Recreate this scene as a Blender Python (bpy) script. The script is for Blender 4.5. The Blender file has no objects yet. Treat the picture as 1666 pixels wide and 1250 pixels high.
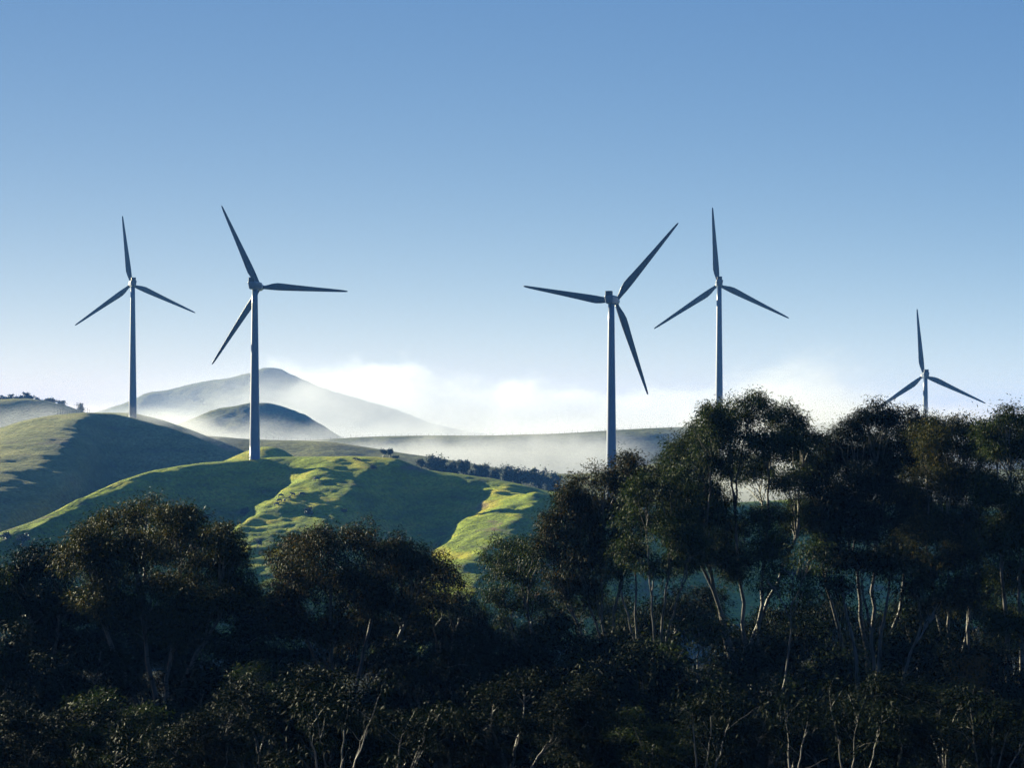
import bpy, bmesh, math, random
import numpy as np
from mathutils import Vector, Matrix

S = bpy.context.scene
COL = S.collection
R = math.radians

# ---------------------------------------------------------------- camera
# level camera on a hillside; photo is 1666 x 1250, focal length F in photo pixels
F = 2777.0; CX = 833.0; HY = 700.0
cam = bpy.data.cameras.new('camera')
cam.sensor_width = 36.0; cam.lens = 36.0 * F / 1666.0
cam.shift_y = (HY - 625.0) / 1666.0
cam.clip_start = 0.5; cam.clip_end = 60000
camo = bpy.data.objects.new('camera', cam); COL.objects.link(camo)
camo.location = (0, 0, 0); camo.rotation_euler = (R(90), 0, 0)
S.camera = camo

# ---------------------------------------------------------------- light
SUN_EL = 14.0; SUN_AZ = -50.0          # azimuth from +Y (view axis), negative = left
w = bpy.data.worlds.new('World'); S.world = w; w.use_nodes = True
nt = w.node_tree; nt.nodes.clear()
out = nt.nodes.new('ShaderNodeOutputWorld'); bg = nt.nodes.new('ShaderNodeBackground')
sky = nt.nodes.new('ShaderNodeTexSky'); sky.sky_type = 'NISHITA'; sky.sun_disc = False
sky.sun_elevation = R(SUN_EL); sky.sun_rotation = R(SUN_AZ)
sky.altitude = 300; sky.air_density = 1.0; sky.dust_density = 0.8; sky.ozone_density = 1.5
bg.inputs['Strength'].default_value = 0.0535
tc = nt.nodes.new('ShaderNodeTexCoord'); mp = nt.nodes.new('ShaderNodeMapping'); mp.vector_type = 'POINT'
mp.inputs['Scale'].default_value = (.25, 1, 2.7); mp.inputs['Location'].default_value = (0, 0, .10)
nm = nt.nodes.new('ShaderNodeVectorMath'); nm.operation = 'NORMALIZE'
nt.links.new(tc.outputs['Generated'], mp.inputs['Vector']); nt.links.new(mp.outputs[0], nm.inputs[0])
nt.links.new(nm.outputs[0], sky.inputs['Vector'])
# sky colour graded per channel: a little less red high up, a little more white low down than the default atmosphere
sc_ = nt.nodes.new('ShaderNodeSeparateColor'); cc_ = nt.nodes.new('ShaderNodeCombineColor'); nt.links.new(sky.outputs[0], sc_.inputs[0])
for ch_, pw_, mul_ in ((0, 1.7, .74), (1, 1.2, .865), (2, .63, 1.53)):
    a_ = nt.nodes.new('ShaderNodeMath'); a_.operation = 'POWER'; a_.inputs[1].default_value = pw_; nt.links.new(sc_.outputs[ch_], a_.inputs[0])
    b_ = nt.nodes.new('ShaderNodeMath'); b_.operation = 'MULTIPLY'; b_.inputs[1].default_value = mul_; nt.links.new(a_.outputs[0], b_.inputs[0]); nt.links.new(b_.outputs[0], cc_.inputs[ch_])
nt.links.new(cc_.outputs[0], bg.inputs['Color']); nt.links.new(bg.outputs[0], out.inputs['Surface'])
sl = bpy.data.lights.new('sun', 'SUN'); sl.energy = 5.0; sl.angle = R(0.5); sl.color = (1.0, 0.92, 0.62)
slo = bpy.data.objects.new('sun', sl); COL.objects.link(slo)
sd = Vector((math.sin(R(SUN_AZ)) * math.cos(R(SUN_EL)), math.cos(R(SUN_AZ)) * math.cos(R(SUN_EL)), math.sin(R(SUN_EL))))
slo.rotation_euler = sd.to_track_quat('Z', 'Y').to_euler()
slo.location = sd * 2000
S.view_settings.view_transform = 'Standard'; S.view_settings.look = 'None'
S.view_settings.gamma = 1.0; S.view_settings.use_curve_mapping = False
S.view_settings.exposure = 1.85
cy = S.cycles
cy.max_bounces = 6; cy.diffuse_bounces = 2; cy.glossy_bounces = 2; cy.transmission_bounces = 3
cy.transparent_max_bounces = 8; cy.volume_bounces = 2; cy.caustics_reflective = False; cy.caustics_refractive = False
cy.volume_step_rate = 0.6; cy.use_denoising = True; cy.denoising_prefilter = 'FAST'; cy.use_adaptive_sampling = False; cy.sample_clamp_indirect = 6.0

# ---------------------------------------------------------------- helpers
def P(px, py, D):
    return Vector(((px - CX) / F * D, D, (HY - py) / F * D))
def tag(o, label=None, cat=None, group=None, kind=None):
    if label: o['label'] = label
    if cat: o['category'] = cat
    if group: o['group'] = group
    if kind: o['kind'] = kind
    return o
def empty(name, loc, rz=0.0):
    o = bpy.data.objects.new(name, None); COL.objects.link(o); o.empty_display_size = 0.5
    o.location = loc; o.rotation_euler = (0, 0, rz); return o
def link(name, me, parent=None, mat=None):
    if mat and not me.materials: me.materials.append(mat)
    o = bpy.data.objects.new(name, me); COL.objects.link(o)
    if parent: o.parent = parent
    return o
def npmesh(name, V, Q, smooth=False):
    """mesh from an (n,3) array and an (m,4) or (m,3) index array"""
    me = bpy.data.meshes.new(name); V = np.asarray(V, np.float32); Q = np.asarray(Q, np.int32)
    m, k = Q.shape
    me.vertices.add(len(V)); me.vertices.foreach_set('co', V.ravel())
    me.loops.add(m * k); me.loops.foreach_set('vertex_index', Q.ravel())
    me.polygons.add(m); me.polygons.foreach_set('loop_start', np.arange(0, m * k, k, dtype=np.int32))
    me.polygons.foreach_set('loop_total', np.full(m, k, np.int32))
    if smooth: me.polygons.foreach_set('use_smooth', np.ones(m, bool))
    me.update(calc_edges=True); return me
def bmmesh(name, bm, smooth=False):
    me = bpy.data.meshes.new(name); bmesh.ops.recalc_face_normals(bm, faces=bm.faces[:])
    if smooth:
        for f in bm.faces: f.smooth = True
    bm.to_mesh(me); bm.free(); return me

def _h(ix, iy, s):
    n = (ix * 374761393 + iy * 668265263 + s * 2147483647) & 0xffffffff
    n = ((n ^ (n >> 13)) * 1274126177) & 0xffffffff
    return ((n ^ (n >> 16)) & 0xffff) / 65535.0 * 2 - 1
def vnoise(x, y, s=0):
    x = np.asarray(x, float); y = np.asarray(y, float)
    ix = np.floor(x).astype(np.int64); iy = np.floor(y).astype(np.int64)
    fx = x - ix; fy = y - iy
    fx = fx * fx * fx * (fx * (fx * 6 - 15) + 10); fy = fy * fy * fy * (fy * (fy * 6 - 15) + 10)
    a = _h(ix, iy, s); b = _h(ix + 1, iy, s); c = _h(ix, iy + 1, s); d = _h(ix + 1, iy + 1, s)
    return (a + (b - a) * fx) * (1 - fy) + (c + (d - c) * fx) * fy
def fbm(x, y, s=0, o=4, g=0.5):
    t = 0; a = 1.0
    for i in range(o):
        t = t + a * vnoise(x * 2 ** i + i * 17.3, y * 2 ** i - i * 9.1, s + i); a *= g
    return t

def newmat(name):
    m = bpy.data.materials.new(name); m.use_nodes = True
    n = m.node_tree; b = n.nodes['Principled BSDF']; return m, n, b
def N(n, typ, **kw):
    x = n.nodes.new(typ)
    for k, v in kw.items(): setattr(x, k, v)
    return x
def ramp(n, stops):
    r = n.nodes.new('ShaderNodeValToRGB'); e = r.color_ramp.elements
    while len(e) < len(stops): e.new(0.5)
    for i, (p, c) in enumerate(stops): e[i].position = p; e[i].color = (*c, 1)
    return r

# ---------------------------------------------------------------- terrain
def grass_mat(name, cols, bump=1.0, scale=1.0):
    m, n, b = newmat(name)
    geo = N(n, 'ShaderNodeNewGeometry')
    mp = N(n, 'ShaderNodeMapping'); mp.inputs['Scale'].default_value = (.02 * scale, .02 * scale, .10 * scale)
    n.links.new(geo.outputs['Position'], mp.inputs[0])
    n1 = N(n, 'ShaderNodeTexNoise'); n1.inputs['Scale'].default_value = 1.6; n1.inputs['Detail'].default_value = 9; n1.inputs['Roughness'].default_value = .68
    n.links.new(mp.outputs[0], n1.inputs[0])
    r = ramp(n, cols); n.links.new(n1.outputs['Fac'], r.inputs[0])
    n2 = N(n, 'ShaderNodeTexNoise'); n2.inputs['Scale'].default_value = .9 * scale; n2.inputs['Detail'].default_value = 6; n2.inputs['Roughness'].default_value = .75
    n.links.new(geo.outputs['Position'], n2.inputs[0])
    mx = N(n, 'ShaderNodeMix', data_type='RGBA', blend_type='MULTIPLY'); mx.inputs['Factor'].default_value = .9
    r2 = ramp(n, [(.36, (.42, .40, .34)), (.64, (1.3, 1.28, 1.2))]); n.links.new(n2.outputs['Fac'], r2.inputs[0])
    n.links.new(r.outputs[0], mx.inputs['A']); n.links.new(r2.outputs[0], mx.inputs['B'])
    n.links.new(mx.outputs['Result'], b.inputs['Base Color'])
    # tussocks and sheep tracks as relief
    mp3 = N(n, 'ShaderNodeMapping'); mp3.inputs['Scale'].default_value = (.35 * scale, .35 * scale, 1.3 * scale)
    n.links.new(geo.outputs['Position'], mp3.inputs[0])
    n3 = N(n, 'ShaderNodeTexNoise'); n3.inputs['Scale'].default_value = 1.; n3.inputs['Detail'].default_value = 8; n3.inputs['Roughness'].default_value = .70
    n.links.new(mp3.outputs[0], n3.inputs[0])
    bp = N(n, 'ShaderNodeBump'); bp.inputs['Strength'].default_value = 1.0; bp.inputs['Distance'].default_value = 2.0 * bump / scale
    n.links.new(n3.outputs['Fac'], bp.inputs['Height']); n.links.new(bp.outputs[0], b.inputs['Normal'])
    b.inputs['Roughness'].default_value = .95; b.inputs['Specular IOR Level'].default_value = .1
    return m
M_near = grass_mat('pasture_grass', [(.32, (.17, .12, .07)), (.41, (.15, .20, .025)), (.52, (.25, .32, .022)), (.63, (.43, .39, .03)), (.74, (.30, .22, .10))], 1.0)
M_left = grass_mat('dry_pasture', [(.30, (.16, .13, .09)), (.45, (.18, .20, .07)), (.58, (.27, .27, .10)), (.75, (.34, .28, .15))], 1.0, .8)
M_far = grass_mat('far_pasture', [(.30, (.10, .10, .06)), (.5, (.16, .17, .07)), (.7, (.24, .22, .11))], .8, .45)

HILLS = []
def hill(name, label, crest, front, back, mat, step=2.0, dmax=200, bmax=120, rnd=10.0, extra=None, amp=0.4, wl=14.0, seed=1, minfade=.15, xpad=0):
    """crest: [(px, py, depth)] as seen from the camera; front/back: list of (distance, drop). A heightfield in world space."""
    pts = [P(a, b, d) for a, b, d in crest]
    X = np.array([p.x for p in pts]); Yc = np.array([p.y for p in pts]); Zc = np.array([p.z for p in pts])
    xs = np.arange(X[0] - xpad, X[-1] + xpad + step, step)
    k = np.array([1, 4, 6, 4, 1.]); k /= k.sum()
    def sm(a, w):
        n = max(1, int(w / step)); ker = np.hanning(2 * n + 3); ker /= ker.sum()
        return np.convolve(np.pad(a, n + 1, mode='edge'), ker, mode='valid')
    yc = sm(np.interp(xs, X, Yc), 25); zc = sm(np.interp(xs, X, Zc), rnd * .6)
    ds = np.concatenate([-np.arange(bmax, 0, -step * 1.6), np.arange(0, dmax + step, step)])
    fd = np.array(front, float); bd = np.array(back, float)
    def H(x, y):
        y0 = np.interp(x, xs, yc); z0 = np.interp(x, xs, zc); d = y0 - y
        f = np.interp(d, fd[:, 0], fd[:, 1]) ; g = np.interp(-d, bd[:, 0], bd[:, 1])
        # rounded crest
        drop = np.where(d > 0, f, g)
        h = z0 - drop
        if extra is not None: h = h + extra(x, y, d)
        fade = np.clip(np.abs(d) / 14., .15, 1)
        fade = np.maximum(fade, minfade); h = h + fade * amp * (fbm(x / wl, y / wl, seed, 4, .52) + .42 * vnoise(x / 7.0 + y / 9. + .5 * fbm(x / 20, y / 20, seed + 7), h / 1.1, seed + 5) + .16 * vnoise(x / 2.6, y / 2.6, seed + 9))
        return h
    XX = np.repeat(xs[:, None], len(ds), 1); YY = yc[:, None] - ds[None, :]
    # smooth the profile by averaging over a small window (keeps the crest round)
    ZZ = 0
    offs = np.linspace(-1, 1, 7) * rnd; wts = np.hanning(9)[1:-1]; wts /= wts.sum()
    for o_, w_ in zip(offs, wts): ZZ = ZZ + w_ * (H(XX, YY + o_) if abs(o_) < 1e-6 else Hs(XX, YY + o_, xs, yc, zc, fd, bd, extra))
    base = Hs(XX, YY, xs, yc, zc, fd, bd, extra)
    # put the fine relief of H back on the smoothed shape
    sm_shape = 0
    for o_, w_ in zip(offs, wts): sm_shape = sm_shape + w_ * Hs(XX, YY + o_, xs, yc, zc, fd, bd, extra)
    ZZ = sm_shape + (H(XX, YY) - base)
    dz = np.interp(xs, xs, zc)[:, None] - sm_shape[:, np.argmin(np.abs(ds))][:, None]
    ZZ = ZZ + dz
    nx, ny = XX.shape
    V = np.stack([XX, YY, ZZ], -1).reshape(-1, 3)
    i = np.arange(nx - 1)[:, None] * ny + np.arange(ny - 1)[None, :]
    Q = np.stack([i, i + 1, i + ny + 1, i + ny], -1).reshape(-1, 4)
    o = link(name, npmesh(name, V, Q[:, ::-1], True), None, mat); tag(o, label, 'hill', kind='structure')
    HILLS.append((xs, yc, ds, ZZ))
    return (xs, yc, ds, ZZ)
def Hs(x, y, xs, yc, zc, fd, bd, extra):
    y0 = np.interp(x, xs, yc); z0 = np.interp(x, xs, zc); d = y0 - y
    h = z0 - np.where(d > 0, np.interp(d, fd[:, 0], fd[:, 1]), np.interp(-d, bd[:, 0], bd[:, 1]))
    return h + (extra(x, y, d) if extra is not None else 0)
def zat(hf, x, y):
    xs, yc, ds, ZZ = hf
    i = int(np.clip((x - xs[0]) / (xs[1] - xs[0]), 0, len(xs) - 1)); d = yc[i] - y
    return float(np.interp(d, ds, ZZ[i]))
def hit(hf, px, py, y0=300, y1=1500):
    """first point of a hill seen through photo pixel (px, py)"""
    for y in np.arange(y0, y1, 1.0):
        p = P(px, py, y)
        xs, yc, ds, ZZ = hf
        i = int(np.clip((p.x - xs[0]) / (xs[1] - xs[0]), 0, len(xs) - 1))
        d = yc[i] - y
        if d > ds[-1] or d < ds[0]: continue
        if float(np.interp(d, ds, ZZ[i])) >= p.z: return Vector((p.x, y, float(np.interp(d, ds, ZZ[i]))))
    return None

def bumpf(u, c, w): return np.exp(-((u - c) / w) ** 2)
def near_extra(x, y, d):
    # hollows carved into the near hill; u follows the spurs between them, which run down to the left
    px = CX + x / 680. * F
    dd = np.clip(d, 0, 200)
    a = np.clip((dd - 28 * np.clip((400 - px) / 150., 0, 1)) / 42., 0, 1); a = a * a * (3 - 2 * a); a = a * np.clip((235 - d) / 60., 0, 1)
    wob = 16 * vnoise(x / 16., y / 16., 91)
    s = -19 * band(px + wob, 150 - 1.4 * dd, 500 - 1.1 * dd, 62) - 17 * band(px + wob, 655 - .5 * dd, 790 - .8 * dd, 50)
    s = s + 12 * bumpf(px + wob, 935 - .95 * dd, 80) * np.clip((dd - 15) / 40., 0, 1)
    s = s - 21 * band(px, 1060 - .6 * dd, 2600, 80) - 14 * band(px, -300 - dd, 40 - dd, 60)
    return a * s
def band(u, a, b, w):
    f = lambda t: (lambda q: q * q * (3 - 2 * q))(np.clip(t, 0, 1))
    return f((u - a + w) / (2 * w)) * f((b + w - u) / (2 * w))
def flat(u, a, b, w):
    f = lambda t: (lambda q: q * q * (3 - 2 * q))(np.clip(t, 0, 1))
    return f((u - a + w) / (2 * w)) * f((b + w - u) / (2 * w))
near = hill('hill', 'near green pasture hill with sunlit spurs and shaded hollows below the turbines',
    [(-420, 1120, 500), (-200, 985, 530), (0, 865, 565), (60, 846, 585), (130, 812, 610), (200, 782, 640), (250, 766, 660), (320, 754, 680), (400, 748, 688), (450, 744, 690),
     (560, 743, 690), (600, 743, 690), (645, 746, 690), (665, 754, 690), (690, 765, 688), (740, 771, 686), (800, 779, 684), (850, 789, 682), (890, 799, 680),
     (1000, 816, 675), (1100, 820, 670), (1200, 818, 668), (1300, 814, 665), (1500, 818, 660), (1900, 850, 650)],
    [(0, 0), (10, 1.0), (30, 5), (100, 23), (160, 41), (220, 64), (260, 76)], [(0, 0), (10, 1.0), (40, 5), (90, 22), (160, 45)],
    M_near, 1.3, 260, 120, 6.0, near_extra, .7, 9., 3)
LF = [(0, 0), (15, 1.5), (40, 7), (90, 22), (140, 42), (220, 70), (280, 90)]
def left_flank(x, d):
    px = CX + x / 850. * F; f = np.clip((150 + 1.0 * np.clip(d, 0, 260) - px) / 70., 0, 1); f = f * f * (3 - 2 * f)
    dd = np.clip(d, 0, 300); return f * (np.interp(dd, [p[0] for p in LF], [p[1] for p in LF]) - .17 * dd)
left = hill('hill', 'grassy hill with a sunlit flank and a blue shaded hollow, at the picture edge',
    [(-420, 800, 800), (-200, 740, 820), (-60, 705, 840), (0, 697, 845), (40, 684, 850), (90, 675, 855), (140, 671, 860), (180, 674, 862), (230, 686, 860), (270, 697, 855),
     (330, 719, 845), (375, 740, 835), (430, 770, 820), (520, 820, 800)],
    LF, [(0, 0), (20, 1.5), (60, 10), (120, 30)], M_left, 1.7, 280, 100, 10.,
    lambda x, y, d: left_flank(x, d) - 28 * np.clip(d / 40., 0, 1) ** 1.3 * flat(CX + x / 850. * F - 1.0 * np.clip(d, 0, 110) + 10 * vnoise(x / 14., y / 14., 92), 150, 400, 35))
left_back = hill('hill', 'hazy shoulder of pasture just behind the shaded hollow, below the leftmost turbine',
    [(-300, 760, 960), (40, 715, 960), (120, 676, 960), (170, 672, 955), (215, 673, 940), (250, 681, 935), (300, 697, 930), (345, 715, 925), (420, 745, 915), (520, 790, 905)],
    [(0, 0), (12, 3), (60, 30), (150, 75)], [(0, 0), (25, 2), (80, 14), (150, 35)], M_left, 2.4, 150, 130, 10., None, .5, 18., 17)
far_left = hill('hill', 'rounded dark hill carrying a row of trees at the picture edge',
    [(-420, 690, 1120), (-150, 662, 1120), (-40, 652, 1120), (0, 650, 1120), (40, 648, 1120), (70, 651, 1120), (100, 659, 1115), (130, 670, 1110), (170, 685, 1100), (300, 740, 1080)],
    [(0, 0), (14, 4), (70, 36), (150, 80)], [(0, 0), (25, 3), (80, 18), (150, 40)], M_left, 3.0, 150, 130, 12., None, .5, 22., 23)
knoll = hill('hill', 'small dark knoll behind the foot of the nearest left turbine',
    [(300, 790, 800), (350, 757, 800), (385, 741, 800), (410, 731, 800), (435, 726, 800), (455, 730, 797), (475, 742, 794), (510, 764, 790), (560, 790, 785)],
    [(0, 0), (8, 1.5), (30, 12), (80, 36)], [(0, 0), (10, 1), (50, 12), (90, 30)], M_near, 1.6, 80, 80, 6., None, .3, 12., 31)
field = hill('hill', 'pale low field in thin mist behind the near hill',
    [(120, 760, 960), (250, 716, 960), (310, 708, 960), (380, 713, 950), (430, 716, 945), (540, 719, 930), (640, 735, 915), (760, 753, 900), (830, 766, 885), (920, 772, 880), (1000, 768, 870), (1060, 755, 860), (1150, 752, 850), (1300, 756, 850), (1900, 770, 850)],
    [(0, 0), (30, 3), (80, 12), (170, 36)], [(0, 0), (30, 2.5), (120, 18)], M_far, 3.0, 170, 120, 10., None, .6, 24., 37)
ridge = hill('hill', 'long level misty ridge with a fence along its crest',
    [(150, 745, 1200), (260, 722, 1200), (330, 715, 1200), (430, 716, 1195), (500, 717, 1190), (560, 713, 1190), (620, 710, 1190), (700, 709, 1190), (800, 709, 1190), (900, 706, 1190), (960, 703, 1190), (1000, 700, 1190), (1060, 697, 1190), (1110, 695, 1190), (1300, 690, 1190), (1500, 693, 1190), (2000, 700, 1190)],
    [(0, 0), (20, 4), (60, 22), (150, 58)], [(0, 0), (25, 3), (80, 18), (150, 40)], M_far, 3.2, 150, 120, 12., lambda x, y, d: -np.clip(d / 60., 0, 1) * 6 * np.sin(x / 62.), .6, 26., 41)
mound = hill('hill', 'rounded misty mound in front of the fog covered mountain',
    [(150, 740, 1500), (250, 705, 1500), (290, 690, 1500), (350, 666, 1500), (400, 656, 1500), (440, 657, 1500), (480, 669, 1500), (520, 690, 1500), (545, 706, 1500), (600, 740, 1500), (660, 775, 1500)],
    [(0, 0), (14, 4), (80, 40), (180, 95)], [(0, 0), (30, 4), (100, 30), (180, 60)], M_far, 4.0, 180, 140, 16., None, 1.3, 30., 47, .5)
mountain = hill('mountain', 'far mountain with a blunt summit, half covered by rolling fog',
    [(-150, 740, 2300), (80, 700, 2300), (150, 672, 2300), (200, 656, 2300), (238, 640, 2300), (290, 630, 2300), (330, 622, 2300), (390, 612, 2300), (415, 605, 2300), (428, 599, 2300), (452, 598, 2300), (468, 606, 2300), (490, 616, 2300), (515, 625, 2300), (560, 641, 2300), (640, 665, 2300), (700, 690, 2300), (760, 703, 2300), (900, 720, 2300), (1300, 720, 2300), (2100, 725, 2300)],
    [(0, 0), (20, 6), (120, 62), (300, 150)], [(0, 0), (30, 5), (200, 80), (300, 120)], M_far, 6.0, 300, 250, 8., lambda x, y, d: np.clip(d / 100., 0, 1) * 9 * fbm(x / 90., d / 300. + 3, 5, 3), 2.6, 60., 53, .6)
mountain_o = bpy.data.objects['mountain']

# the land between: one sheet falling from the camera's slope into the valley and out to the horizon
def gz(x, y):
    z = np.interp(y, [-400, -20, 0, 40, 85, 130, 300, 460, 6000], [30, 0, -1.8, -9.0, -18.8, -31, -66, -66, -110])
    return z + np.clip((y - 20) / 60., 0, 1) * .5 * fbm(x / 9., y / 9., 71, 3)
gy = np.concatenate([np.arange(-400, 0, 20), np.arange(0, 150, 1.5), np.arange(150, 480, 10), np.arange(480, 6001, 240)])
gx = np.concatenate([np.arange(-6000, -120, 280), np.arange(-120, 120, 1.5), np.arange(120, 6001, 280)])
GX, GY = np.meshgrid(gx, gy, indexing='ij')
V = np.stack([GX, GY, gz(GX, GY)], -1).reshape(-1, 3); ny = len(gy)
i = np.arange(len(gx) - 1)[:, None] * ny + np.arange(ny - 1)[None, :]
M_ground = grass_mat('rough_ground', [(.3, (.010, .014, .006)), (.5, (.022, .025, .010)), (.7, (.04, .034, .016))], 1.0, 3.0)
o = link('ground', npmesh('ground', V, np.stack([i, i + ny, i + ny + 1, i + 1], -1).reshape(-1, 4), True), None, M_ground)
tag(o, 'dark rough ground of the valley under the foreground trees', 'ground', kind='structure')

# ---------------------------------------------------------------- wind turbines
def paint(name, col, rough):
    m, n, b = newmat(name)
    geo = N(n, 'ShaderNodeTexCoord'); ns = N(n, 'ShaderNodeTexNoise'); ns.inputs['Scale'].default_value = .6; ns.inputs['Detail'].default_value = 5
    n.links.new(geo.outputs['Object'], ns.inputs[0])
    r = ramp(n, [(.3, tuple(c * .85 for c in col)), (.7, col)]); n.links.new(ns.outputs['Fac'], r.inputs[0]); n.links.new(r.outputs[0], b.inputs['Base Color'])
    b.inputs['Roughness'].default_value = rough; return m
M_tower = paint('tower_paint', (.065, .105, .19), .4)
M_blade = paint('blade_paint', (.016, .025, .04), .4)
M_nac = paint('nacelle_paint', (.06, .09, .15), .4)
M_cool = paint('cooler_mesh', (.012, .014, .022), .6)
M_hub = paint('hub_paint', (.55, .56, .55), .4)
def ring_tube(rings):
    """rings: list of lists of Vector with equal counts"""
    bm = bmesh.new(); vs = [[bm.verts.new(p) for p in r] for r in rings]; k = len(vs[0])
    for a, b in zip(vs, vs[1:]):
        for i in range(k): bm.faces.new((a[i], a[(i + 1) % k], b[(i + 1) % k], b[i]))
    bm.faces.new(vs[0][::-1]); bm.faces.new(vs[-1]); return bm
def circ(r, z, k=32): return [Vector((r * math.cos(t * 2 * math.pi / k), r * math.sin(t * 2 * math.pi / k), z)) for t in range(k)]
def blade_mesh():
    """along +Z from the hub axis, 36 m tip radius; thin side along Y, trailing edge towards -X"""
    rings = []
    #        r   lead  trail  thick
    for r, le, te, th, tw in [(0.9, .75, .75, 1.5, 0), (2.2, .75, .78, 1.5, 0), (3.6, .82, 1.15, 1.25, 6), (5.4, .9, 1.7, .95, 10), (7.6, .95, 2.05, .75, 9), (10, .95, 1.95, .62, 7),
                          (13.5, .88, 1.7, .5, 5), (19, .76, 1.38, .38, 3), (25, .62, 1.05, .28, 2), (31, .48, .76, .18, 1), (35, .38, .52, .1, 0), (36.8, .3, .34, .07, 0), (37.5, .12, .12, .04, 0)]:
        ring = []
        for t in range(20):
            a = t * 2 * math.pi / 20; c, s = math.cos(a), math.sin(a)
            x = le * c if c > 0 else te * c
            y = th * .5 * s * (1 if c > 0 else (1 - .75 * abs(c) if r > 3 else 1))
            ca, sa = math.cos(R(tw)), math.sin(R(tw))
            ring.append(Vector((x * ca - y * sa, x * sa + y * ca, r)))
        rings.append(ring)
    return bmmesh('blade', ring_tube(rings), True)
def rbox(cx, cy, cz, sx, sy, sz, bev, seg=3, taper=None):
    bm = bmesh.new(); bmesh.ops.create_cube(bm, size=1)
    for v in bm.verts:
        v.co = Vector((cx + v.co.x * sx, cy + v.co.y * sy, cz + v.co.z * sz))
        if taper and v.co.z < cz: v.co.x = cx + (v.co.x - cx) * taper; v.co.y = cy + (v.co.y - cy) * (.5 + .5 * taper)
    bmesh.ops.bevel(bm, geom=bm.edges[:], offset=bev, segments=seg, affect='EDGES', profile=.6); return bm
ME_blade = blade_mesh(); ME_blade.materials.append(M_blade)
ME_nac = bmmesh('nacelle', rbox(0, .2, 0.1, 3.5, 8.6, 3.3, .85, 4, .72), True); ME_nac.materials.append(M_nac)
ME_cool = bmmesh('cooler', rbox(0, -3.0, 2.35, 2.35, 1.9, 1.7, .08, 1)); ME_cool.materials.append(M_cool)
def hub_mesh():
    bm = ring_tube([[Vector((r * math.cos(t * math.pi / 12), y, r * math.sin(t * math.pi / 12))) for t in range(24)] for y, r in
        [(-1.5, 1.25), (-1.3, 1.5), (.5, 1.55), (1.1, 1.35), (1.7, .9), (2.05, .35), (2.12, .05)]])
    return bmmesh('rotor_hub', bm, True)
ME_hub = hub_mesh(); ME_hub.materials.append(M_hub)
def turbine(label, txpx, hubpx, hubpy, basepy, D, yaw, phase, ground=None):
    hub = P(hubpx, hubpy, D); tp = P(txpx, basepy, D)
    zb = max(zat(h_, tp.x, D) for h_ in (near, left, left_back, field, ridge) if h_[1][0] is not None and h_[0][0] <= tp.x <= h_[0][-1] and -110 < float(np.interp(tp.x, h_[0], h_[1])) - D < 140) - .3
    root = empty('wind_turbine', (tp.x, D, zb)); tag(root, label, 'wind turbine', 'wind turbines on the hills')
    H = hub.z - zb - 1.5
    zs = [(0, 2.3), (.35, 2.28)] + [(.36 + (H - .36) * t / 12., 2.15 - (2.15 - 1.16) * t / 12.) for t in range(13)]
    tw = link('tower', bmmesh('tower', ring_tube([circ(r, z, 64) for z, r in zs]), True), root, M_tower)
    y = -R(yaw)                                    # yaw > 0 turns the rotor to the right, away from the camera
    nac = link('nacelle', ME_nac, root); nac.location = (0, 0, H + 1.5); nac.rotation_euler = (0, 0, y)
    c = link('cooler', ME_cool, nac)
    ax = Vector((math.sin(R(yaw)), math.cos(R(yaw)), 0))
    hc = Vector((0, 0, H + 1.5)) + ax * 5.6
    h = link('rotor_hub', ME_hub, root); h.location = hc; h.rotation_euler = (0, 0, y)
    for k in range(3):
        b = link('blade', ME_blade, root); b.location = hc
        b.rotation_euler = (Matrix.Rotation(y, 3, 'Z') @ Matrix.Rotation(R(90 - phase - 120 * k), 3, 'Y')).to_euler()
    return root
def g_at(hf, px, D):
    return zat(hf, (px - CX) / F * D, D) - .4
turbine('dark wind turbine on the misty hill shoulder, smaller and farther of the left pair', 216, 211.8, 462, 676, 921, -20, 97.3)
turbine('tall blue grey wind turbine rising from the crest of the near green hill', 414.5, 419.0, 465.5, 749, 687, 13, 116.3)
turbine('tall wind turbine behind the brown tipped tree, one blade pointing steeply down', 994.5, 1003.3, 488.5, 786, 637, 20, 49.6)
turbine('wind turbine above the tallest tree, its foot lost in the fog', 1170, 1170.9, 461.8, 705, 817, 3, 94.3)
turbine('smallest wind turbine, low behind the tree tops, fading into fog', 1505.5, 1507, 611, 822, 947, 4, 95.5)

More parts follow.
